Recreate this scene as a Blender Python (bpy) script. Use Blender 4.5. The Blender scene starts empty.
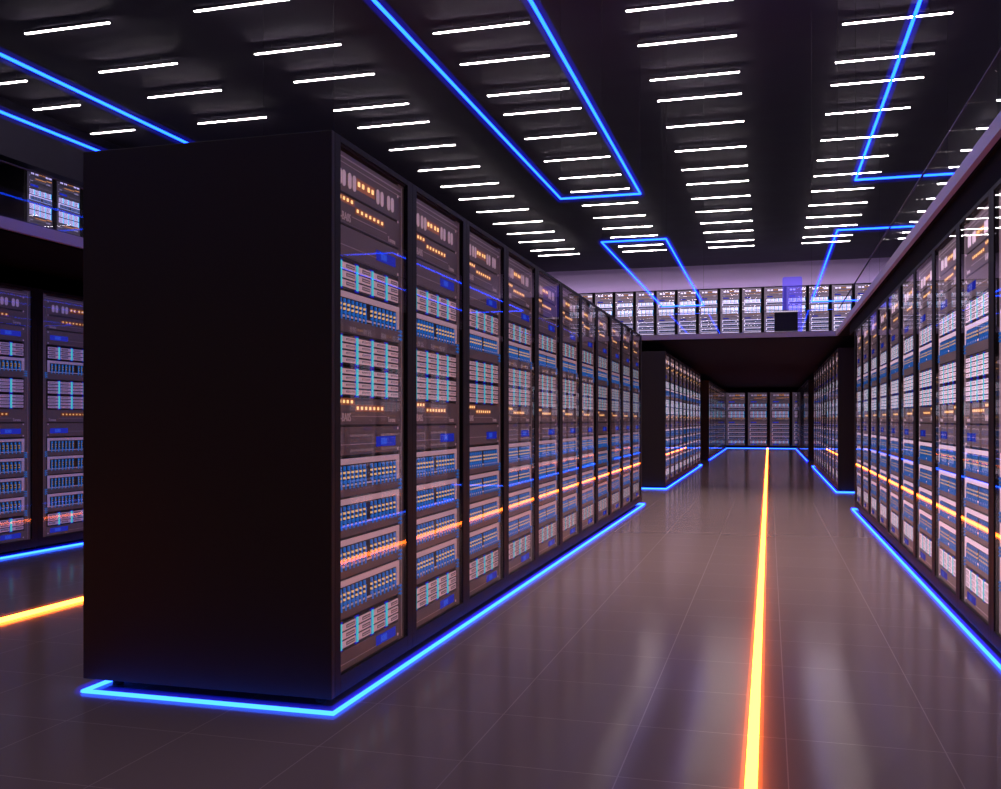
import bpy, bmesh, math, random
from mathutils import Vector, Matrix
random.seed(7)
PI = math.pi
sc = bpy.context.scene
C = sc.collection

# ------------------------------------------------------------------ camera, world, exposure
CAM_Z = 1.065
F_PX = 955.0
cam_d = bpy.data.cameras.new('camera')
cam_d.sensor_width = 36.0
cam_d.lens = F_PX / 1001.0 * 36.0
cam_d.shift_y = 25.5 / 1001.0
cam_d.clip_start = 0.05
cam_d.clip_end = 200
cam = bpy.data.objects.new('camera', cam_d)
C.objects.link(cam)
cam.location = (0, 0, CAM_Z)
cam.rotation_euler = (PI / 2, 0, math.radians(15.7))
sc.camera = cam

w = bpy.data.worlds.new('world')
sc.world = w
w.use_nodes = True
w.node_tree.nodes['Background'].inputs[0].default_value = (0.10, 0.075, 0.11, 1)
w.node_tree.nodes['Background'].inputs[1].default_value = 0.3

sc.view_settings.view_transform = 'Standard'
sc.view_settings.look = 'None'
sc.view_settings.gamma = 1.0
sc.view_settings.use_curve_mapping = False
sc.view_settings.exposure = 0.0
sc.cycles.max_bounces = 6
sc.cycles.diffuse_bounces = 3
sc.cycles.glossy_bounces = 4
sc.cycles.transparent_max_bounces = 24
sc.cycles.sample_clamp_indirect = 4.0
sc.cycles.use_denoising = True

LAMP_E = 38.0          # ceiling strip lights
# broad fill light added over the unseen front of the hall for overall brightness
al = bpy.data.lights.new('front_fill_light', 'AREA')
al.shape = 'RECTANGLE'; al.size = 16; al.size_y = 12; al.energy = 190; al.color = (1.0, 0.86, 0.84)
alo = bpy.data.objects.new('front_fill_light', al); C.objects.link(alo)
alo.location = (-2.5, 2.5, 6.6)
# narrow-beam fill lights added to brighten the aisle floor and the far mezzanine floor below
def floor_fill(name, x, y, z, sx, sy, e, col, spread):
    d_ = bpy.data.lights.new(name, 'AREA')
    d_.shape = 'RECTANGLE'; d_.size = sx; d_.size_y = sy; d_.energy = e; d_.color = col; d_.spread = math.radians(spread)
    o_ = bpy.data.objects.new(name, d_); C.objects.link(o_); o_.location = (x, y, z)
floor_fill('aisle_floor_fill', -0.3, 10.0, 6.8, 4.0, 9.0, 130, (1.0, 0.80, 0.78), 50)
floor_fill('mezzanine_floor_fill', -0.3, 25.7, 2.285, 1.6, 21.0, 42, (1.0, 0.76, 0.86), 90)
# hidden fill light added above the far gallery racks to brighten the violet wall
cl_ = bpy.data.lights.new('far_wall_fill', 'AREA')
cl_.shape = 'RECTANGLE'; cl_.size = 22; cl_.size_y = 0.08; cl_.energy = 20; cl_.color = (0.9, 0.8, 1.0)
clo = bpy.data.objects.new('far_wall_fill', cl_); C.objects.link(clo)
clo.location = (-2.3, 37.16, 6.13); clo.rotation_euler = (math.radians(118), 0, 0)

# ------------------------------------------------------------------ materials
def new_mat(name):
    m = bpy.data.materials.new(name)
    m.use_nodes = True
    m.node_tree.nodes.clear()
    return m, m.node_tree.nodes, m.node_tree.links

def pbr(name, col, rough=0.5, metal=0.0, emit=None, estr=0.0, spec=0.5, noise=0.0, nscale=8.0, coat=0.0, sample=True):
    m, n, l = new_mat(name)
    o = n.new('ShaderNodeOutputMaterial')
    b = n.new('ShaderNodeBsdfPrincipled')
    l.new(b.outputs[0], o.inputs[0])
    b.inputs['Base Color'].default_value = (*col, 1)
    b.inputs['Roughness'].default_value = rough
    b.inputs['Metallic'].default_value = metal
    b.inputs['Specular IOR Level'].default_value = spec
    b.inputs['Coat Weight'].default_value = coat
    if emit:
        b.inputs['Emission Color'].default_value = (*emit, 1)
        b.inputs['Emission Strength'].default_value = estr
    if noise > 0:
        tc = n.new('ShaderNodeTexCoord')
        nt = n.new('ShaderNodeTexNoise')
        nt.inputs['Scale'].default_value = nscale
        nt.inputs['Detail'].default_value = 5
        l.new(tc.outputs['Object'], nt.inputs['Vector'])
        mr = n.new('ShaderNodeMapRange')
        mr.inputs['To Min'].default_value = max(0.02, rough - noise)
        mr.inputs['To Max'].default_value = min(1, rough + noise)
        l.new(nt.outputs['Fac'], mr.inputs['Value'])
        l.new(mr.outputs[0], b.inputs['Roughness'])
        mx = n.new('ShaderNodeMixRGB')
        mx.blend_type = 'MULTIPLY'
        mx.inputs['Fac'].default_value = noise
        mx.inputs['Color1'].default_value = (*col, 1)
        l.new(nt.outputs['Color'], mx.inputs['Color2'])
        l.new(mx.outputs[0], b.inputs['Base Color'])
    if not sample:
        m.cycles.emission_sampling = 'NONE'
    return m

def light_mat(name, col, strength, sample=True):
    m, n, l = new_mat(name)
    o = n.new('ShaderNodeOutputMaterial')
    e = n.new('ShaderNodeEmission')
    e.inputs[0].default_value = (*col, 1)
    e.inputs[1].default_value = strength
    l.new(e.outputs[0], o.inputs[0])
    if not sample:
        m.cycles.emission_sampling = 'NONE'
    return m

def glass_mat(name, ior=1.35, base=0.0, rough=0.015, tint=(1, 1, 1)):
    """thin clear sheet: lets light straight through, reflects by Fresnel on its outer face"""
    m, n, l = new_mat(name)
    o = n.new('ShaderNodeOutputMaterial')
    t = n.new('ShaderNodeBsdfTransparent')
    t.inputs[0].default_value = (*tint, 1)
    g = n.new('ShaderNodeBsdfGlossy')
    g.inputs['Roughness'].default_value = rough
    fr = n.new('ShaderNodeFresnel')
    fr.inputs['IOR'].default_value = ior
    geo = n.new('ShaderNodeNewGeometry')
    add = n.new('ShaderNodeMath'); add.operation = 'ADD'; add.use_clamp = True
    add.inputs[1].default_value = base
    l.new(fr.outputs[0], add.inputs[0])
    inv = n.new('ShaderNodeMath'); inv.operation = 'SUBTRACT'
    inv.inputs[0].default_value = 1.0
    l.new(geo.outputs['Backfacing'], inv.inputs[1])
    mul = n.new('ShaderNodeMath'); mul.operation = 'MULTIPLY'
    l.new(add.outputs[0], mul.inputs[0]); l.new(inv.outputs[0], mul.inputs[1])
    mx = n.new('ShaderNodeMixShader')
    l.new(mul.outputs[0], mx.inputs[0]); l.new(t.outputs[0], mx.inputs[1]); l.new(g.outputs[0], mx.inputs[2])
    l.new(mx.outputs[0], o.inputs[0])
    return m

def halo_mat(name, col, strength):
    """emissive volume added around a light tube to imitate its bloom"""
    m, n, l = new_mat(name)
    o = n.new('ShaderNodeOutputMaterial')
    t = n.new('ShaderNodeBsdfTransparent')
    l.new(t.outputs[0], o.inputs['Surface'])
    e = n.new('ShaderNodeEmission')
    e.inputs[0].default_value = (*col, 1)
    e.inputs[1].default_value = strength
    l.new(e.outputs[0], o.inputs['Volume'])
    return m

M = {}
M['cab'] = pbr('black_powder_coat', (0.030, 0.027, 0.028), 0.6, spec=0.2, noise=0.12, nscale=3)
M['doorframe'] = pbr('black_door_frame', (0.010, 0.0085, 0.009), 0.6, spec=0.15)
M['rubber'] = pbr('black_rubber', (0.012, 0.012, 0.012), 0.8)
M['glass'] = glass_mat('door_glass', 1.25, 0.01, 0.0)
M['rail_glass'] = glass_mat('balustrade_glass', 1.004, 0.0, 0.0, (0.95, 0.95, 0.98))
M['rail_glass_far'] = glass_mat('mirror_coated_glass', 1.45, 0.16, 0.0, (0.97, 0.97, 1.0))
M['rail_glass_left'] = glass_mat('side_balustrade_glass', 1.25, 0.04, 0.0, (0.97, 0.97, 1.0))
M['steel'] = pbr('brushed_steel', (0.35, 0.32, 0.35), 0.35, 0.9)
M['slab'] = pbr('mezzanine_paint', (0.42, 0.37, 0.52), 0.55, noise=0.1, nscale=2)
M['soffit'] = pbr('black_soffit', (0.007, 0.0055, 0.0065), 0.9, spec=0.05)
M['ceil'] = pbr('dark_ceiling', (0.085, 0.072, 0.110), 0.8, spec=0.2, noise=0.15, nscale=1.5)
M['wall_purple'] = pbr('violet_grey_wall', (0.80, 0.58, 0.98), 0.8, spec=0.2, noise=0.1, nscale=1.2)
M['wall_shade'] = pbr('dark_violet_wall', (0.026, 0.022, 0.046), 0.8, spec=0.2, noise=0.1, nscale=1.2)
M['wall_dark'] = pbr('dark_wall', (0.05, 0.042, 0.055), 0.8, spec=0.2)
M['mezz_floor'] = pbr('mezzanine_floor', (0.04, 0.035, 0.05), 0.6)
M['lamp'] = light_mat('lamp_diffuser', (1.0, 0.88, 0.90), LAMP_E)
M['lamp_h'] = pbr('lamp_housing', (0.12, 0.11, 0.13), 0.5)
M['blue_core'] = light_mat('blue_neon_core', (0.14, 0.88, 8.5), 1.0)
M['blue_halo'] = halo_mat('blue_neon_halo', (0.004, 0.006, 1.0), 7.0)
M['blue_core_hi'] = light_mat('blue_overhead_neon_core', (0.07, 0.60, 11.0), 1.0)
M['blue_halo_hi'] = halo_mat('blue_overhead_neon_halo', (0.008, 0.012, 1.0), 1.8)
M['orange_core'] = light_mat('orange_neon_core', (22.0, 3.8, 0.38), 1.0)
M['orange_halo'] = halo_mat('orange_neon_halo', (1.0, 0.17, 0.012), 3.5)
M['acrylic'] = None
M['wire'] = pbr('black_wire', (0.02, 0.02, 0.02), 0.6)
M['screen'] = pbr('dark_screen', (0.022, 0.018, 0.03), 0.3)
M['screen_edge'] = light_mat('screen_edge_light', (0.80, 0.66, 0.82), 0.9, False)

# floor : glossy composite tiles with fine light joints
m, n, l = new_mat('glossy_floor_tiles')
o = n.new('ShaderNodeOutputMaterial'); b = n.new('ShaderNodeBsdfPrincipled'); l.new(b.outputs[0], o.inputs[0])
geo = n.new('ShaderNodeNewGeometry')
mp = n.new('ShaderNodeMapping'); mp.inputs['Location'].default_value = (0.05 + 0.49 * 40 - 0.105, 0.49 * 40 + 0.1, 0)
l.new(geo.outputs['Position'], mp.inputs['Vector'])
br = n.new('ShaderNodeTexBrick')
br.offset = 0.0
br.inputs['Scale'].default_value = 1.0
br.inputs['Brick Width'].default_value = 0.49
br.inputs['Row Height'].default_value = 0.49
br.inputs['Mortar Size'].default_value = 0.0022
br.inputs['Mortar Smooth'].default_value = 0.2
br.inputs['Color1'].default_value = (0.235, 0.168, 0.165, 1)
br.inputs['Color2'].default_value = (0.245, 0.176, 0.173, 1)
br.inputs['Mortar'].default_value = (0.38, 0.29, 0.285, 1)
l.new(mp.outputs[0], br.inputs['Vector'])
l.new(br.outputs['Color'], b.inputs['Base Color'])
nt = n.new('ShaderNodeTexNoise'); nt.inputs['Scale'].default_value = 1.3; nt.inputs['Detail'].default_value = 6
l.new(geo.outputs['Position'], nt.inputs['Vector'])
mr = n.new('ShaderNodeMapRange'); mr.inputs['To Min'].default_value = 0.13; mr.inputs['To Max'].default_value = 0.15
l.new(nt.outputs['Fac'], mr.inputs['Value']); l.new(mr.outputs[0], b.inputs['Roughness'])
b.inputs['Specular IOR Level'].default_value = 0.0
gl = n.new('ShaderNodeBsdfGlossy'); gl.inputs['Color'].default_value = (1.0, 0.90, 0.88, 1)
l.new(mr.outputs[0], gl.inputs['Roughness'])
fr = n.new('ShaderNodeFresnel'); fr.inputs['IOR'].default_value = 1.145
mxf = n.new('ShaderNodeMixShader')
l.new(fr.outputs[0], mxf.inputs[0]); l.new(b.outputs[0], mxf.inputs[1]); l.new(gl.outputs[0], mxf.inputs[2])
l.new(mxf.outputs[0], o.inputs[0])
M['floor'] = m

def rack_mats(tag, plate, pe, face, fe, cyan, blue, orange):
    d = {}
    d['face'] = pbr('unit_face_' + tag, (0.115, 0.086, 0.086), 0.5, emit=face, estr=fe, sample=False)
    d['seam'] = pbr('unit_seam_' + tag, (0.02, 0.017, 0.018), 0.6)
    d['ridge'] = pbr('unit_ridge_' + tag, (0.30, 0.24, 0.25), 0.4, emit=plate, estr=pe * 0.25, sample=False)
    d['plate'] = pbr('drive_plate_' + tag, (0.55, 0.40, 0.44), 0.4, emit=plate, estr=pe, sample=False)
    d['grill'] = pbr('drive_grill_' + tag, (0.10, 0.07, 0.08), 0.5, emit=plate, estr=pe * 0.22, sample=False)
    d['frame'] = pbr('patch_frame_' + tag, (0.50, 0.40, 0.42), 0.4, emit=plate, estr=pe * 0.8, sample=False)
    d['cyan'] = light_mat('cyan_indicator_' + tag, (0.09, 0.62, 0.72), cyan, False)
    d['indigo'] = light_mat('indigo_halo_' + tag, (0.02, 0.015, 0.8), cyan * 0.7, False)  # indigo halo of the cyan strips, put into a coloured backing
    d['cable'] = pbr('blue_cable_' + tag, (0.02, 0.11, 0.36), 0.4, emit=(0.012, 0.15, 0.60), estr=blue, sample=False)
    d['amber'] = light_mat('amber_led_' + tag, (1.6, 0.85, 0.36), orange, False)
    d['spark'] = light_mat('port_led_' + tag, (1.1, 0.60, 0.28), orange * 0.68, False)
    d['led_halo'] = pbr('amber_halo_' + tag, (0.10, 0.035, 0.018), 0.4, emit=(0.20, 0.045, 0.012), estr=orange * 1.0, sample=False)  # brown glow around the amber LEDs, put into a coloured patch
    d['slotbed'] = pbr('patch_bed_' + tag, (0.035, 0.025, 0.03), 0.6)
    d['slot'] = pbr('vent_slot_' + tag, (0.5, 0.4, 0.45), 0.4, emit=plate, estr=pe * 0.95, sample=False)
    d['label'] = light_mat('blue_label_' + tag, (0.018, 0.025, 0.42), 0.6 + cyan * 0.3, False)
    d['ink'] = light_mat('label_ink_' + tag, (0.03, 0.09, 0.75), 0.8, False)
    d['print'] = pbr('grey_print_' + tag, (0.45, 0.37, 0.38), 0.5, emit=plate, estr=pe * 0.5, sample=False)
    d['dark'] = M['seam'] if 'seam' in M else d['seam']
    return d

RM = {  # per-row copies
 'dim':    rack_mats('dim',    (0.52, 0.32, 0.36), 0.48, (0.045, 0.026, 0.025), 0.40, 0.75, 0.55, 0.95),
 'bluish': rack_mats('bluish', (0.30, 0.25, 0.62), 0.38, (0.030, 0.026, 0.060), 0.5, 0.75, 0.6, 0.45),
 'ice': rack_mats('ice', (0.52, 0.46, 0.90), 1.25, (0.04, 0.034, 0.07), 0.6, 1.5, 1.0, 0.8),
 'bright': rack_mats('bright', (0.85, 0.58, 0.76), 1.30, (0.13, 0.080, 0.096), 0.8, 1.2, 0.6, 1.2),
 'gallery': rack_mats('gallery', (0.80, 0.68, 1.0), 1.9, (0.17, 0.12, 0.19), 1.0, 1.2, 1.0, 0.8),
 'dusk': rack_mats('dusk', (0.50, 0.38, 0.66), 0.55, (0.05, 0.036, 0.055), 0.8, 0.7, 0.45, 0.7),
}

# ------------------------------------------------------------------ mesh helpers
class MB:
    def __init__(self):
        self.v = []; self.f = []; self.mi = []; self.mats = []; self.sm = []
    def mat(self, m):
        if m not in self.mats: self.mats.append(m)
        return self.mats.index(m)
    def box(self, x0, x1, y0, y1, z0, z1, m, ch=0.0):
        if x0 > x1: x0, x1 = x1, x0
        if y0 > y1: y0, y1 = y1, y0
        if z0 > z1: z0, z1 = z1, z0
        k = self.mat(m)
        if ch > 0:
            bm = bmesh.new()
            bmesh.ops.create_cube(bm, size=1)
            for v in bm.verts:
                v.co = Vector((x0 if v.co.x < 0 else x1, y0 if v.co.y < 0 else y1, z0 if v.co.z < 0 else z1))
            bmesh.ops.bevel(bm, geom=bm.edges[:], offset=ch, segments=2, profile=0.5, affect='EDGES')
            self.add_bm(bm, k)
            return
        b = len(self.v)
        self.v += [(x0,y0,z0),(x1,y0,z0),(x1,y1,z0),(x0,y1,z0),(x0,y0,z1),(x1,y0,z1),(x1,y1,z1),(x0,y1,z1)]
        for f in ((0,3,2,1),(4,5,6,7),(0,1,5,4),(1,2,6,5),(2,3,7,6),(3,0,4,7)):
            self.f.append(tuple(b + i for i in f)); self.mi.append(k); self.sm.append(False)
    def add_bm(self, bm, k, smooth=False):
        b = len(self.v)
        bm.verts.index_update()
        self.v += [tuple(v.co) for v in bm.verts]
        for f in bm.faces:
            self.f.append(tuple(b + v.index for v in f.verts)); self.mi.append(k); self.sm.append(smooth)
        bm.free()
    def tube(self, pts, r, m, seg=10, closed=False, smooth=True, flat=False):
        """round tube along a polyline with mitred corners"""
        k = self.mat(m)
        P = [Vector(p) for p in pts]; N = len(P); b = len(self.v)
        for i, p in enumerate(P):
            if closed:
                d1 = (p - P[i - 1]).normalized(); d2 = (P[(i + 1) % N] - p).normalized()
            else:
                d1 = (p - P[i - 1]).normalized() if i > 0 else (P[1] - p).normalized()
                d2 = (P[i + 1] - p).normalized() if i < N - 1 else d1
            t = (d1 + d2).normalized()
            up = Vector((0, 0, 1)) if abs(t.z) < 0.9 else Vector((1, 0, 0))
            s = t.cross(up).normalized(); u = s.cross(t).normalized()
            mit = 1.0 / max(0.3, t.dot(d2))
            for q in range(seg):
                a = 2 * PI * q / seg
                self.v.append(tuple(p + s * (math.cos(a) * r * mit) + u * (math.sin(a) * r)))
        rng = N if closed else N - 1
        for i in range(rng):
            j = (i + 1) % N
            for q in range(seg):
                q2 = (q + 1) % seg
                self.f.append((b + i*seg + q, b + j*seg + q, b + j*seg + q2, b + i*seg + q2)); self.mi.append(k); self.sm.append(smooth)
        if not closed:
            self.f.append(tuple(b + q for q in range(seg))); self.mi.append(k); self.sm.append(False)
            self.f.append(tuple(b + (N-1)*seg + q for q in reversed(range(seg)))); self.mi.append(k); self.sm.append(False)
    def prism(self, outline, y0, y1, m):
        """outline of (x,z) extruded along y"""
        k = self.mat(m); b = len(self.v); N = len(outline)
        self.v += [(x, y0, z) for x, z in outline] + [(x, y1, z) for x, z in outline]
        self.f.append(tuple(b + i for i in range(N))); self.mi.append(k); self.sm.append(False)
        self.f.append(tuple(b + N + i for i in reversed(range(N)))); self.mi.append(k); self.sm.append(False)
        for i in range(N):
            j = (i + 1) % N
            self.f.append((b + j, b + i, b + N + i, b + N + j)); self.mi.append(k); self.sm.append(False)
    def mesh(self, name):
        me = bpy.data.meshes.new(name)
        me.from_pydata(self.v, [], self.f)
        for m in self.mats: me.materials.append(m)
        me.polygons.foreach_set('material_index', self.mi)
        me.polygons.foreach_set('use_smooth', self.sm)
        bm = bmesh.new(); bm.from_mesh(me)
        bmesh.ops.recalc_face_normals(bm, faces=bm.faces[:])
        bm.to_mesh(me); bm.free()
        me.update()
        return me

def obj(name, mb, parent=None, loc=(0, 0, 0)):
    o = bpy.data.objects.new(name, mb.mesh(name))
    C.objects.link(o)
    o.location = loc
    if parent: o.parent = parent
    return o
def tag(o, label=None, cat=None, group=None, kind=None):
    if label: o['label'] = label
    if cat: o['category'] = cat
    if group: o['group'] = group
    if kind: o['kind'] = kind
    return o
def empty(name, loc=(0, 0, 0), rz=0):
    o = bpy.data.objects.new(name, None)
    o.empty_display_size = 0.1
    C.objects.link(o); o.location = loc; o.rotation_euler = (0, 0, rz)
    return o
def kids(o):
    return KIDS.get(o.name, [])
KIDS = {}
def index_kids():
    KIDS.clear()
    for o in C.objects:
        if o.parent: KIDS.setdefault(o.parent.name, []).append(o)
def copy_tree(o, parent=None):
    c = o.copy(); C.objects.link(c)
    if parent: c.parent = parent
    for ch in kids(o): copy_tree(ch, c)
    return c
def struct(name, mb):
    return tag(obj(name, mb), kind='structure')
ORD = ['nearest', 'second', 'third', 'fourth', 'fifth', 'sixth', 'seventh', 'eighth', 'ninth', 'tenth',
       'eleventh', 'twelfth', 'thirteenth', 'fourteenth', 'fifteenth', 'sixteenth', 'seventeenth',
       'eighteenth', 'nineteenth', 'twentieth']

# ------------------------------------------------------------------ the setting
YB, YF = -6.0, 37.1            # back of the hall, face of the far racks
YM = 14.9                      # edge of the far mezzanine
XL, XR = -4.77, 0.95           # edges of the side mezzanines
ZS0, ZS1 = 2.295, 2.382        # mezzanine slab
ZU = 3.93                      # upper gallery floor
ZL = CAM_Z + 5.8               # lamps
ZC = CAM_Z + 5.95               # ceiling
XUL = -13.9

b = MB(); b.box(-15.4, 9.3, YB, 38.6, -0.12, 0, M['floor']); struct('floor', b)
b = MB(); b.box(-15.4, 9.3, YB, 38.6, ZC, ZC + 0.15, M['ceil'])
struct('ceiling', b)
b = MB(); b.box(-15.4, 9.3, 38.4, 38.6, 0, ZC, M['wall_dark']); struct('wall_far', b)
b = MB(); b.box(-15.4, 9.3, YB - 0.15, YB, 0, ZC, M['wall_dark']); struct('wall_back', b)
b = MB(); b.box(9.15, 9.3, YB, 38.4, 0, ZC, M['wall_purple']); struct('wall_right', b)
b = MB(); b.box(-15.4, -15.2, YB, 38.4, 0, ZC, M['wall_dark']); struct('wall_left', b)
b = MB(); b.box(-13.6, 9.15, YF + 0.40, YF + 0.60, ZU + 2.10, ZC, M['wall_purple']); struct('wall_far_upper', b)
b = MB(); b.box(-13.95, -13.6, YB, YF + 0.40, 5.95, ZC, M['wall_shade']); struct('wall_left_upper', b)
b = MB(); b.box(-15.2, 9.15, YF - 0.1, 38.4, ZS1, ZU, M['wall_dark']); struct('trim_far_gallery', b)
b = MB(); b.box(-15.2, XUL + 0.1, 15.2, YF - 0.1, ZS1, ZU, M['wall_dark']); struct('trim_left_gallery', b)
# lower side walls behind the racks under the mezzanines
b = MB(); b.box(-7.05, -6.9, YB, YM, 0, ZS0, M['wall_dark']); struct('wall_left_lower', b)
b = MB(); b.box(2.35, 2.5, YB, 38.4, 0, ZS0, M['wall_dark']); struct('wall_right_lower', b)
b = MB(); b.box(XR + 0.05, 2.35, YB, 13.0, 2.15, ZS0, M['soffit']); struct('trim_right_soffit', b)
# mezzanine slab: U shape (left, far, right) with lighter edge band and black underside
def slab_piece(name, x0, x1, y0, y1):
    mb = MB(); mb.box(x0, x1, y0, y1, ZS0 + 0.012, ZS1, M['slab']); mb.box(x0 + 0.03, x1 - 0.03, y0 + 0.03, y1 - 0.03, ZS0 - 0.002, ZS0 + 0.013, M['soffit'])
    mb.box(x0 + 0.12, x1 - 0.12, y0 + 0.12, y1 - 0.12, ZS1, ZS1 + 0.004, M['mezz_floor'])
    struct(name, mb)
slab_piece('trim_left_mezzanine', -15.2, XL, YB, YM)
slab_piece('trim_right_mezzanine', XR, 9.15, YB, YM)
slab_piece('trim_far_mezzanine', -15.2, 9.15, YM, 38.4)

# glass balustrades along the mezzanine edges
def balustrade(label, p0, p1, npan, gm='rail_glass', H=0.330):
    p0 = Vector(p0); p1 = Vector(p1); L = (p1 - p0).length
    root = empty('glass_balustrade', p0, math.atan2(p1.y - p0.y, p1.x - p0.x))
    tag(root, label, 'balustrade')
    for i in range(npan):
        a0 = L * i / npan + 0.003; a1 = L * (i + 1) / npan - 0.003
        g = MB(); g.box(a0, a1, 0, 0.010, 0.001, H - 0.006, M[gm]); obj('glass_panel', g, root)
    t = MB(); t.box(0, L, -0.002, 0.012, H - 0.006, H + 0.003, M['steel_dark'], 0.0015); obj('top_rail', t, root)
    t = MB(); t.box(0, L, 0.011, 0.024, 0, 0.012, M['steel_dark'], 0.0015); obj('base_channel', t, root)
M['steel_dark'] = pbr('dark_rail', (0.07, 0.06, 0.10), 0.7, 0.0, spec=0.2)
balustrade('low glass balustrade on the far mezzanine edge facing down the aisle', (XL + 0.06, YM + 0.04, ZS1), (XR - 0.03, YM + 0.04, ZS1), 3, 'rail_glass_far')
balustrade('low glass balustrade along the left mezzanine edge, left of the big cabinet', (XL - 0.05, YM, ZS1), (XL - 0.05, YB + 1, ZS1), 9, 'rail_glass_left', 0.372)
balustrade('low glass balustrade along the right mezzanine edge above the right rack row', (XR + 0.05, YB + 1, ZS1), (XR + 0.05, YM + 0.0, ZS1), 9)

# ------------------------------------------------------------------ text meshes
def text_mesh(txt, size, m):
    cu = bpy.data.curves.new('lettering', 'FONT')
    cu.body = txt; cu.size = size; cu.extrude = 0.0008; cu.resolution_u = 2
    t = bpy.data.objects.new('lettering', cu); C.objects.link(t)
    dg = bpy.context.evaluated_depsgraph_get()
    me = bpy.data.meshes.new_from_object(t.evaluated_get(dg))
    C.objects.unlink(t); bpy.data.objects.remove(t)
    me.transform(Matrix.Rotation(PI / 2, 4, 'X'))
    me.materials.clear(); me.materials.append(m)
    return me
def add_text(mb, txt, size, m, x, y, z, xscale=1.0):
    me = text_mesh(txt, size, m); k = mb.mat(m); b0 = len(mb.v)
    mb.v += [(v.co.x * xscale + x, v.co.y + y, v.co.z + z) for v in me.vertices]
    for p in me.polygons:
        mb.f.append(tuple(b0 + i for i in p.vertices)); mb.mi.append(k); mb.sm.append(False)
    bpy.data.meshes.remove(me)

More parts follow.
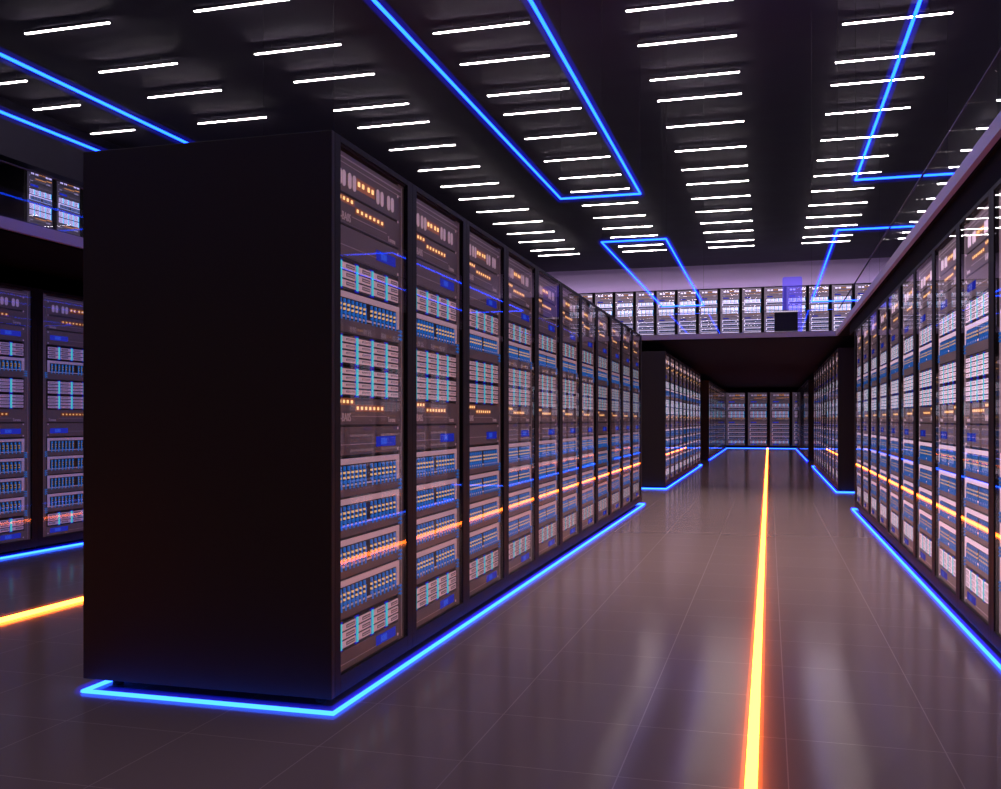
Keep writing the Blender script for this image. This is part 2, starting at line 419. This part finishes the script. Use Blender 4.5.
# ------------------------------------------------------------------ server rack prototype
RW, RH, RZ0, RD = 0.8, 2.13, 0.038, 1.08
FY = -RD / 2
def make_rack(tone, mirror, fine):
    """front faces -y, footprint centred on the origin, standing at z = 0"""
    m = RM[tone]
    root = empty('server_rack')
    def X(x):            # template x (0..0.8 from the viewer's left) -> local x
        x = x - 0.4
        return -x if mirror else x
    def bx(mb, x0, x1, y0, y1, z0, z1, mt, ch=0):
        mb.box(X(x0), X(x1), y0, y1, z0, z1, mt, ch)
    def tx(mb, txt, size, mt, x, y, z, wid):
        xx = (X(x + wid)) if mirror else X(x)
        add_text(mb, txt, size, mt, xx, y, z, 0.8)
    yb = FY + 0.022       # face of the mounted units
    # cabinet
    c = MB()
    c.box(-0.3998, -0.372, FY + 0.0115, -FY, RZ0, RH, M['cab'], 0.001)
    c.box(0.372, 0.3998, FY + 0.0115, -FY, RZ0, RH, M['cab'], 0.001)
    c.box(-0.372, 0.372, FY + 0.012, -FY, RH - 0.03, RH, M['cab'])
    c.box(-0.372, 0.372, FY + 0.012, -FY, RZ0, RZ0 + 0.05, M['cab'])
    c.box(-0.372, 0.372, -FY - 0.02, -FY, RZ0 + 0.05, RH - 0.03, M['cab'])
    c.box(-0.372, 0.372, FY + 0.045, FY + 0.055, RZ0 + 0.05, RH - 0.03, m['seam'])
    obj('cabinet', c, root)
    for sx in (-1, 1):
        for sy in (-1, 1):
            f = MB(); f.tube([(sx * 0.33, sy * 0.45, 0), (sx * 0.33, sy * 0.45, 0.012)], 0.022, M['rubber'], 12)
            f.tube([(sx * 0.33, sy * 0.45, 0.012), (sx * 0.33, sy * 0.45, RZ0)], 0.009, M['rubber'], 8)
            obj('foot', f, root)
    # door with glass
    d = MB()
    y0, y1 = FY, FY + 0.011
    gl, gr = sorted((X(0.050), X(0.738)))
    d.box(-0.3992, gl, y0, y1, RZ0 + 0.002, RH - 0.001, M['doorframe'], 0.0012)
    d.box(gr, 0.3992, y0, y1, RZ0 + 0.002, RH - 0.001, M['doorframe'], 0.0012)
    d.box(gl, gr, y0, y1, RH - 0.024, RH - 0.001, M['doorframe'], 0.0012)
    d.box(gl, gr, y0, y1, RZ0 + 0.002, 0.108, M['doorframe'], 0.0012)
    door = obj('door', d, root)
    g = MB(); g.box(gl, gr, FY + 0.004, FY + 0.007, 0.108, RH - 0.024, M['glass']); obj('glass_pane', g, door)
    # mounting rail on the blank side
    r = MB()
    bx(r, 0.680, 0.745, yb + 0.001, yb + 0.02, 0.10, 2.11, m['face'])
    for zz in (1.79, 1.70, 1.03, 0.94, 1.93, 2.04, 0.13):
        bx(r, 0.660, 0.668, yb - 0.006, yb - 0.003, zz - 0.005, zz + 0.005, m['plate'])
    bx(r, 0.714, 0.718, yb - 0.002, yb + 0.02, 0.11, 2.09, m['ridge'])
    obj('mounting_rail', r, root)
    X0, X1 = 0.045, 0.678
    def unit(name, z0, z1, mt='face'):
        u = MB(); bx(u, X0, X1, yb - 0.002, yb + 0.03, z0 + 0.002, z1 - 0.002, m[mt]); return u
    def finish(name, u, subs, label=None):
        """fine racks carry their pieces as sub-parts; in the others they are merged into the unit"""
        if fine:
            p = obj(name, u, root)
            for sn, s in subs: obj(sn, s, p)
        else:
            for sn, s in subs:
                b0 = len(u.v); u.v += s.v
                for f, mi, sm in zip(s.f, s.mi, s.sm):
                    u.f.append(tuple(b0 + i for i in f)); u.mi.append(u.mat(s.mats[mi])); u.sm.append(sm)
            p = obj(name, u, root)
        return p
    ye = yb - 0.0045
    def capsule(x, z, w_, h_):
        s = MB(); pts = []
        for a in range(9):
            t = PI * a / 8; pts.append((X(x) + math.cos(t) * w_ / 2, z + h_ / 2 - w_ / 2 + math.sin(t) * w_ / 2))
        for a in range(9):
            t = PI + PI * a / 8; pts.append((X(x) + math.cos(t) * w_ / 2, z - h_ / 2 + w_ / 2 + math.sin(t) * w_ / 2))
        s.prism(pts, ye, yb, m['slot']); return s
    def led(x, z, w_=0.014, h_=0.012, bright=True):
        s = MB(); bx(s, x - w_ / 2, x + w_ / 2, ye - 0.001, yb, z - h_ / 2, z + h_ / 2, m['amber' if bright else 'ridge']); return s
    # fan module
    u = unit('f', 1.93, 2.09)
    bx(u, 0.06, 0.70, yb - 0.004, yb, 2.066, 2.071, m['ridge']); bx(u, 0.06, 0.70, yb - 0.004, yb, 2.046, 2.049, m['ridge'])
    bx(u, 0.06, 0.675, yb - 0.004, yb, 1.931, 1.936, m['seam'])
    bx(u, 0.235, 0.415, yb - 0.003, yb, 1.972, 2.018, m['led_halo'])
    subs = [('vent_slot', capsule(x, 1.990, 0.030, 0.062)) for x in (0.083, 0.118, 0.170, 0.213, 0.446, 0.490, 0.562, 0.604)]
    subs += [('status_light', led(x, 1.996, 0.018, 0.018)) for x in (0.255, 0.295, 0.350, 0.390)]
    finish('fan_module', u, subs)
    def switch(z0, z1):
        u = unit('s', z0, z1); dz = z1 - z0
        za = z1 - 0.016; zb = z1 - 0.040
        bx(u, 0.06, 0.215, yb - 0.003, yb, za - 0.014, za + 0.013, m['led_halo'])
        bx(u, 0.225, 0.515, yb - 0.003, yb, zb - 0.014, zb + 0.013, m['led_halo'])
        bx(u, 0.19, 0.54, yb - 0.004, yb, zb - 0.034, zb - 0.031, m['ridge'])
        bx(u, 0.06, 0.675, yb - 0.0035, yb, z0 + 0.0, z0 + 0.006, m['seam'])
        tx(u, '8-BA0S', 0.046, m['print'], 0.070, yb - 0.003, z0 + 0.018, 0.14)
        tx(u, 'Torema', 0.032, m['print'], 0.555, yb - 0.003, z0 + 0.014, 0.10)
        subs = [('status_light', led(x, za)) for x in (0.082, 0.116, 0.150, 0.188)]
        subs += [('status_light', led(0.243 + 0.041 * i, zb)) for i in range(7)]
        finish('network_switch', u, subs)
    def panel(z0, z1, zl, h_=0.042):
        u = unit('p', z0, z1)
        bx(u, 0.06, 0.44, yb - 0.0035, yb, (z0 + z1) / 2 - 0.014, (z0 + z1) / 2 - 0.011, m['ridge'])
        bx(u, 0.06, 0.675, yb - 0.0035, yb, z0, z0 + 0.005, m['seam'])
        l_ = MB(); bx(l_, 0.43, 0.64, yb - 0.004, yb, zl - h_ / 2, zl + h_ / 2, m['label'])
        tx(l_, 'B080', 0.040, m['ink'], 0.475, yb - 0.005, zl - 0.013, 0.11)
        finish('blank_panel', u, [('label_plate', l_)])
    def shelf(z0, z1, rows):
        u = unit('d', z0 - 0.006, z1 + 0.006, 'seam'); rh = (z1 - z0) / rows; subs = []
        for r_ in range(rows):
            for c_ in range(4):
                xa = 0.076 + 0.15 * c_; xb = xa + 0.147 if c_ < 3 else 0.668
                s = MB(); za, zb = z0 + rh * r_ + 0.004, z0 + rh * (r_ + 1) - 0.0035
                bx(s, xa + 0.022, xb - 0.004, yb - 0.006, yb, za, zb, m['plate'])
                bx(s, xa + 0.056, xb - 0.014, yb - 0.0068, yb - 0.006, za + 0.0065, zb - 0.0055, m['grill'])
                bx(s, xa + 0.062, xb - 0.020, yb - 0.0074, yb - 0.0068, (za + zb) / 2 - 0.0012, (za + zb) / 2 + 0.0012, m['plate'])
                subs.append(('drive_module', s))
        for c_ in range(4):
            xa = 0.076 + 0.15 * c_
            s = MB(); bx(s, xa + 0.002, xa + 0.020, yb - 0.0065, yb, z0, z1, m['cyan'])
            bx(s, xa - 0.007, xa + 0.029, yb - 0.004, yb, z0 - 0.006, z1 + 0.006, m['indigo'])
            subs.append(('indicator_strip', s))
        finish('drive_shelf', u, subs)
    def patch(zt, zb):
        u = unit('q', zb - 0.002, zt + 0.002, 'seam')
        bx(u, 0.06, 0.672, yb - 0.008, yb, zt - 0.022, zt, m['frame'])
        bx(u, 0.648, 0.672, yb - 0.008, yb, zb, zt, m['frame'])
        bx(u, 0.06, 0.648, yb - 0.006, yb, zb, zb + 0.007, m['frame'])
        bx(u, 0.068, 0.640, yb - 0.0035, yb, zb + 0.010, zt - 0.026, m['slotbed'])
        subs = []
        xs = [0.080 + 0.0375 * i for i in range(7)] + [0.375 + 0.0412 * i for i in range(7)]
        zc = (zt - 0.024 + zb + 0.004) / 2; hh = (zt - 0.028 - zb)
        for x in xs:
            s = MB()
            bx(s, x - 0.0065, x + 0.0045, yb - 0.010, yb - 0.003, zc + hh * 0.24, zt - 0.028, m['cable'])
            bx(s, x - 0.0065, x + 0.0045, yb - 0.010, yb - 0.003, zb + 0.012, zc - hh * 0.26, m['cable'])
            bx(s, x + 0.0035, x + 0.0075, yb - 0.012, yb - 0.006, zb - 0.010, zc + hh * 0.22, m['cable'])
            for q in (-0.125, 0.125):
                bx(s, x - 0.0075, x + 0.0005, yb - 0.011, yb - 0.003, zc + hh * q - 0.004, zc + hh * q + 0.004, m['spark'])
            subs.append(('patch_cable', s))
        lo = MB()
        for q in range(3):
            zz = zb - 0.008 - 0.017 * q
            lo.tube([(X(0.672), yb - 0.004, zz), (X(0.690), yb - 0.008, zz + 0.005), (X(0.700), yb - 0.006, zz), (X(0.690), yb - 0.006, zz - 0.005)], 0.0028, m['cable'], 6)
        subs.append(('cable_loop', lo))
        finish('patch_panel', u, subs)
    def filler(z0, z1):
        u = unit('g', z0, z1)
        bx(u, 0.06, 0.675, yb - 0.0035, yb, z0, z0 + 0.004, m['seam'])
        obj('filler_panel', u, root)
    switch(1.812, 1.928); panel(1.685, 1.810, 1.748); shelf(1.572, 1.672, 3)
    patch(1.557, 1.460); filler(1.398, 1.456); shelf(1.282, 1.388, 4); shelf(1.160, 1.266, 4)
    switch(1.042, 1.152); panel(0.925, 1.040, 0.976)
    for zt in (0.916, 0.762, 0.606, 0.452):
        patch(zt, zt - 0.106); filler(zt - 0.150, zt - 0.110)
    shelf(0.192, 0.290, 3); panel(0.105, 0.184, 0.150, 0.040)
    return root

def end_panel(root, side):
    """steel side panel closing the end of a row: part of the end rack"""
    p = MB(); s = side
    p.box(s * 0.3990, s * 0.428, FY, -FY, RZ0, RH, M['cab'], 0.004)
    return obj('side_panel', p, root)

PROTO = {}
USED = set()
def place_rack(key, loc, rz, label, group, end=None):
    if key not in PROTO:
        PROTO[key] = make_rack(*key); index_kids()
        o = PROTO[key]
    else:
        o = copy_tree(PROTO[key])
    o.location = loc; o.rotation_euler = (0, 0, rz)
    PENDING.append((o, end))
    tag(o, label, 'server rack', group)
    return o
PENDING = []

def row(key_fn, n, face, y0, rz, desc_fn, group, z=0, end0=None, end1=None, axis='y'):
    for i in range(n):
        c = y0 + 0.8 * (i + 0.5)
        if axis == 'y':
            d = 0.54 if rz < 0 else -0.54         # facing -x (rz<0): body lies to +x
            loc = (face + d, c, z)
        else:
            loc = (c, face + 0.54, z)
        e = end0 if i == 0 else (end1 if i == n - 1 else None)
        place_rack(key_fn(i), loc, rz, desc_fn(i, n), group, e)

def ordn(i, n, near='near', short=False):
    if short: return 'nearest one' if i == 0 else '%s from the front' % ORD[i]
    if i == 0: return 'first at the %s end' % near
    return '%s from the %s end' % (ORD[i] if i < 20 else '%dth' % (i + 1), near)

XF_L, XF_R, XF_LL = -1.543, 0.98, -5.70
Y1, Y1N = 3.23, 11
# long left row, facing the main aisle
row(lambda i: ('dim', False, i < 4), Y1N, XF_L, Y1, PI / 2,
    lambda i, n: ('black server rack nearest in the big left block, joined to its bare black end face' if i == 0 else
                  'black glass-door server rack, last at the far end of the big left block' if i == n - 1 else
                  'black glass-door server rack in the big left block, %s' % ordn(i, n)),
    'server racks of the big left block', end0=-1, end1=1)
# right row under the right mezzanine (from the frame edge to the far end)
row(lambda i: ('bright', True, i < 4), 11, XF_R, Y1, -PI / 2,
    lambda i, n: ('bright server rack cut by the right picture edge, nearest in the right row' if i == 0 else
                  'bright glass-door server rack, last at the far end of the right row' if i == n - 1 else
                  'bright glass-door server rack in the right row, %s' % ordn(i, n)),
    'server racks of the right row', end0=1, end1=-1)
# left aisle row, seen past the big block
row(lambda i: ('bluish', i >= 1, False), 4, XF_LL, 5.63, PI / 2,
    lambda i, n: ['blue-lit server rack cut by the left picture edge under the left mezzanine',
                  'blue-lit server rack under the left mezzanine, just left of the big black end face',
                  'blue-lit server rack under the left mezzanine, first one behind the big left block',
                  'blue-lit server rack under the left mezzanine, second one behind the big left block'][i],
    'server racks under the left mezzanine')
# blocks under the far mezzanine
row(lambda i: ('bright', True, False), 10, XF_L, 14.93, PI / 2,
    lambda i, n: 'server rack left of the aisle under far mezzanine, front block, %s' % ordn(i, n, short=True),
    'front left racks under the far mezzanine', end0=-1, end1=1)
row(lambda i: ('bright', True, False), 10, XF_R, 14.93, -PI / 2,
    lambda i, n: 'server rack right of the aisle under far mezzanine, front block, %s' % ordn(i, n, short=True),
    'front right racks under the far mezzanine', end0=1, end1=-1)
row(lambda i: ('dusk', True, False), 13, XF_L, 26.1, PI / 2,
    lambda i, n: 'server rack left of the aisle under far mezzanine, rear block, %s' % ordn(i, n, short=True),
    'rear left racks under the far mezzanine', end0=-1)
row(lambda i: ('dusk', True, False), 13, XF_R, 26.1, -PI / 2,
    lambda i, n: 'server rack right of the aisle under far mezzanine, rear block, %s' % ordn(i, n, short=True),
    'rear right racks under the far mezzanine', end0=1)
# far wall at floor level
row(lambda i: ('dusk', True, False), 4, YF, -1.62 - 0.0 - 0.0, 0,
    lambda i, n: ['leftmost server rack closing the end of the aisle', 'second server rack from the left closing the end of the aisle',
                  'third server rack from the left, behind the end of the orange floor line', 'rightmost narrow-looking server rack closing the end of the aisle'][i],
    'server racks at the end of the aisle', axis='x')
# upper gallery, far wall
NUP = 15
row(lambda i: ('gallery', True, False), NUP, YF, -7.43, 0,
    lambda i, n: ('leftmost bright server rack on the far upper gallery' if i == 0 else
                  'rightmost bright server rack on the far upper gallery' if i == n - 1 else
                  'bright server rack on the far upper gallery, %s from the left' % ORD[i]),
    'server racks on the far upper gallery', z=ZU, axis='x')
# upper gallery, left
row(lambda i: ('ice', True, False), 5, XUL, 15.35, PI / 2,
    lambda i, n: ('blue-white server rack on the left upper gallery, leftmost beside the dark gap' if i == 0 else
                  'blue-white server rack on the left upper gallery, %s from the left' % ORD[i]),
    'server racks on the left upper gallery', z=ZU, end0=-1)
for o, e in PENDING:
    if e: end_panel(o, e)

# ------------------------------------------------------------------ floor light strips
def neon(name, pts, r, rg, core, halo, label, cat, group=None, closed=True, wires=None, z0=None):
    root = empty(name, pts[0])
    o0 = Vector(pts[0]); P = [tuple(Vector(p) - o0) for p in pts]
    a = MB(); a.tube(P, r, core, 12, closed); obj('light_core', a, root)
    g = MB(); g.tube(P, rg, halo, 16, closed); obj('glow_halo', g, root)  # added glowing shell imitating bloom around the tube
    if wires:
        for x, y in wires:
            wv = MB(); wv.tube([(x - o0.x, y - o0.y, r), (x - o0.x, y - o0.y, ZC - o0.z)], 0.0012, M['wire'], 6); obj('hanging_wire', wv, root)
    tag(root, label, cat, group)
    return root
ZT = 0.007
def floor_loop(x0, x1, y0, y1, label):
    neon('floor_light_strip', [(x0, y0, ZT), (x1, y0, ZT), (x1, y1, ZT), (x0, y1, ZT)], 0.008, 0.026, M['blue_core'], M['blue_halo'], label, 'light strip', 'blue floor light strips')
floor_loop(-2.577, -1.512, 3.15, 12.08, 'blue floor light strip looping around the base of the big left block')
floor_loop(0.955, 2.10, 3.165, 12.08, 'blue floor light strip along the foot of the right row')
floor_loop(-2.60, -1.525, 14.86, 23.0, 'blue floor light strip around the front left block under the far mezzanine')
floor_loop(0.955, 2.10, 14.86, 23.0, 'blue floor light strip around the front right block under the far mezzanine')
def floor_line(pts, core, halo, r, rg, label, group=None):
    neon('floor_light_strip', pts, r, rg, core, halo, label, 'light strip', group, closed=False)
floor_line([(-1.525, 26.0, ZT), (-1.525, 37.0, ZT), (0.955, 37.0, ZT), (0.955, 26.0, ZT)], M['blue_core'], M['blue_halo'], 0.008, 0.026,
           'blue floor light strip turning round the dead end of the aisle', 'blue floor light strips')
floor_line([(-5.66, 3.0, ZT), (-5.66, 13.5, ZT)], M['blue_core'], M['blue_halo'], 0.008, 0.026,
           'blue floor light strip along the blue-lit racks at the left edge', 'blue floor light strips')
floor_line([(-0.05, 0.8, 0.004), (-0.05, 36.9, 0.004)], M['orange_core'], M['orange_halo'], 0.018, 0.034,
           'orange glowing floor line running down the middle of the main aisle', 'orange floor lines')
floor_line([(-3.90, 0.8, 0.004), (-3.90, 36.9, 0.004)], M['orange_core'], M['orange_halo'], 0.018, 0.034,
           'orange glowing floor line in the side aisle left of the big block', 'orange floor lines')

# ------------------------------------------------------------------ hanging blue neon rectangles
ZN = CAM_Z + 1.70
def neon_rect(x0, x1, y0, y1, label):
    neon('neon_rectangle', [(x0, y0, ZN), (x1, y0, ZN), (x1, y1, ZN), (x0, y1, ZN)], 0.0075, 0.034, M['blue_core_hi'], M['blue_halo_hi'], label,
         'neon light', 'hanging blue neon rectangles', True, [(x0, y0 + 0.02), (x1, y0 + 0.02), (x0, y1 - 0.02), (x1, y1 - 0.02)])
neon_rect(-1.54, -0.93, 1.84, 7.19, 'near hanging blue neon rectangle over the left side of the main aisle')
neon_rect(-1.54, -0.93, 9.05, 14.42, 'far hanging blue neon rectangle over the left side of the main aisle')
neon_rect(0.59, 1.50, 1.84, 7.19, 'near hanging blue neon rectangle crossing above the right glass balustrade')
neon_rect(0.59, 1.50, 9.05, 14.42, 'far hanging blue neon rectangle crossing above the right glass balustrade')
neon_rect(-4.08, -3.44, 1.84, 7.19, 'hanging blue neon rectangle above the side aisle at top left')

# ------------------------------------------------------------------ ceiling strip lights
ROWS = [2.05, 2.335, 2.56, 2.83, 3.02, 3.30, 3.605, 3.88, 4.125, 4.40, 4.685, 4.96, 5.21, 5.49, 5.67]
COLS = [(-2.19, 'outermost left'), (-1.728, 'second-left'), (-1.227, 'third-left'), (-0.709, 'centre-left'), (-0.209, 'centre'), (0.307, 'centre-right'), (0.815, 'outermost right')]
def make_lamp(L):
    root = empty('ceiling_light')
    h = MB(); h.box(-L / 2 - 0.008, L / 2 + 0.008, -0.024, 0.024, 0.010, 0.05, M['lamp_h'], 0.004); obj('housing', h, root)
    for sx in (-1, 1):
        k = MB(); k.box(sx * L * 0.3 - 0.002, sx * L * 0.3 + 0.002, -0.002, 0.002, 0.05, ZC - ZL, M['lamp_h']); obj('bracket', k, root)
    d = MB(); d.box(-L / 2, L / 2, -0.019, 0.019, 0.0, 0.0115, M['lamp'], 0.003); obj('diffuser', d, root)
    return root
lp = make_lamp(1.48); ls = make_lamp(1.02); index_kids()
first = {id(lp): True, id(ls): True}
for cx, cn in COLS:
    vis = [r for r in ROWS if not (cx > -0.3 and r < 2.3) and not (cx > 0.2 and r < 2.5)]
    if cx < -2: vis = vis[1:4]
    elif cx < -1.5: vis = vis[:4]
    for i, r in enumerate(vis):
        src = ls if cx < -2 else lp
        o = src if first[id(src)] else copy_tree(src)
        first[id(src)] = False
        x = cx * 5.8 if cx > -2 else -12.74
        o.location = (x, r * 5.8, ZL)
        tag(o, 'white ceiling strip light, %s in the %s column' % ('nearest' if i == 0 else ORD[i] + ' from the front', cn), 'ceiling light', 'ceiling strip lights')

# ------------------------------------------------------------------ things on the far mezzanine
m, n, l = new_mat('blue_acrylic')
o = n.new('ShaderNodeOutputMaterial'); t = n.new('ShaderNodeBsdfTransparent'); t.inputs[0].default_value = (0.6, 0.6, 1.0, 1)
e = n.new('ShaderNodeEmission'); e.inputs[0].default_value = (0.10, 0.07, 0.55, 1); e.inputs[1].default_value = 0.35
ad = n.new('ShaderNodeAddShader'); l.new(t.outputs[0], ad.inputs[0]); l.new(e.outputs[0], ad.inputs[1]); l.new(ad.outputs[0], o.inputs[0])
m.cycles.emission_sampling = 'NONE'
M['acrylic'] = m
def rrect(x0, x1, z0, z1, r, top_only=True):
    pts = []
    for cx, cz, a0 in ((x1 - r, z1 - r, 0), (x0 + r, z1 - r, PI / 2)):
        for k in range(7):
            a = a0 + PI / 2 * k / 6; pts.append((cx + math.cos(a) * r, cz + math.sin(a) * r))
    pts += [(x0, z0), (x1, z0)]
    return pts
b = MB(); b.prism(rrect(-0.145, 0.145, 0, 0.88, 0.03), -0.006, 0.006, M['acrylic'])
o = obj('acrylic_panel', b, None, (0.345, YM + 0.45, ZS1 + 0.004))
tag(o, 'translucent blue panel standing behind the dark display on the far mezzanine', 'panel')
root = empty('display_screen', (0.25, YM + 0.22, ZS1 + 0.004))
b = MB(); b.box(-0.17, 0.17, -0.03, 0.03, 0.022, 0.315, M['screen'], 0.006); obj('screen', b, root)
b = MB(); b.box(-0.178, 0.178, -0.036, 0.036, 0.0, 0.022, M['screen_edge'], 0.004); obj('base', b, root)
b = MB(); b.box(-0.175, 0.175, -0.034, 0.034, 0.315, 0.332, M['screen_edge'], 0.004); obj('top_edge', b, root)
tag(root, 'small dark square display with light edges on the far mezzanine edge', 'display')
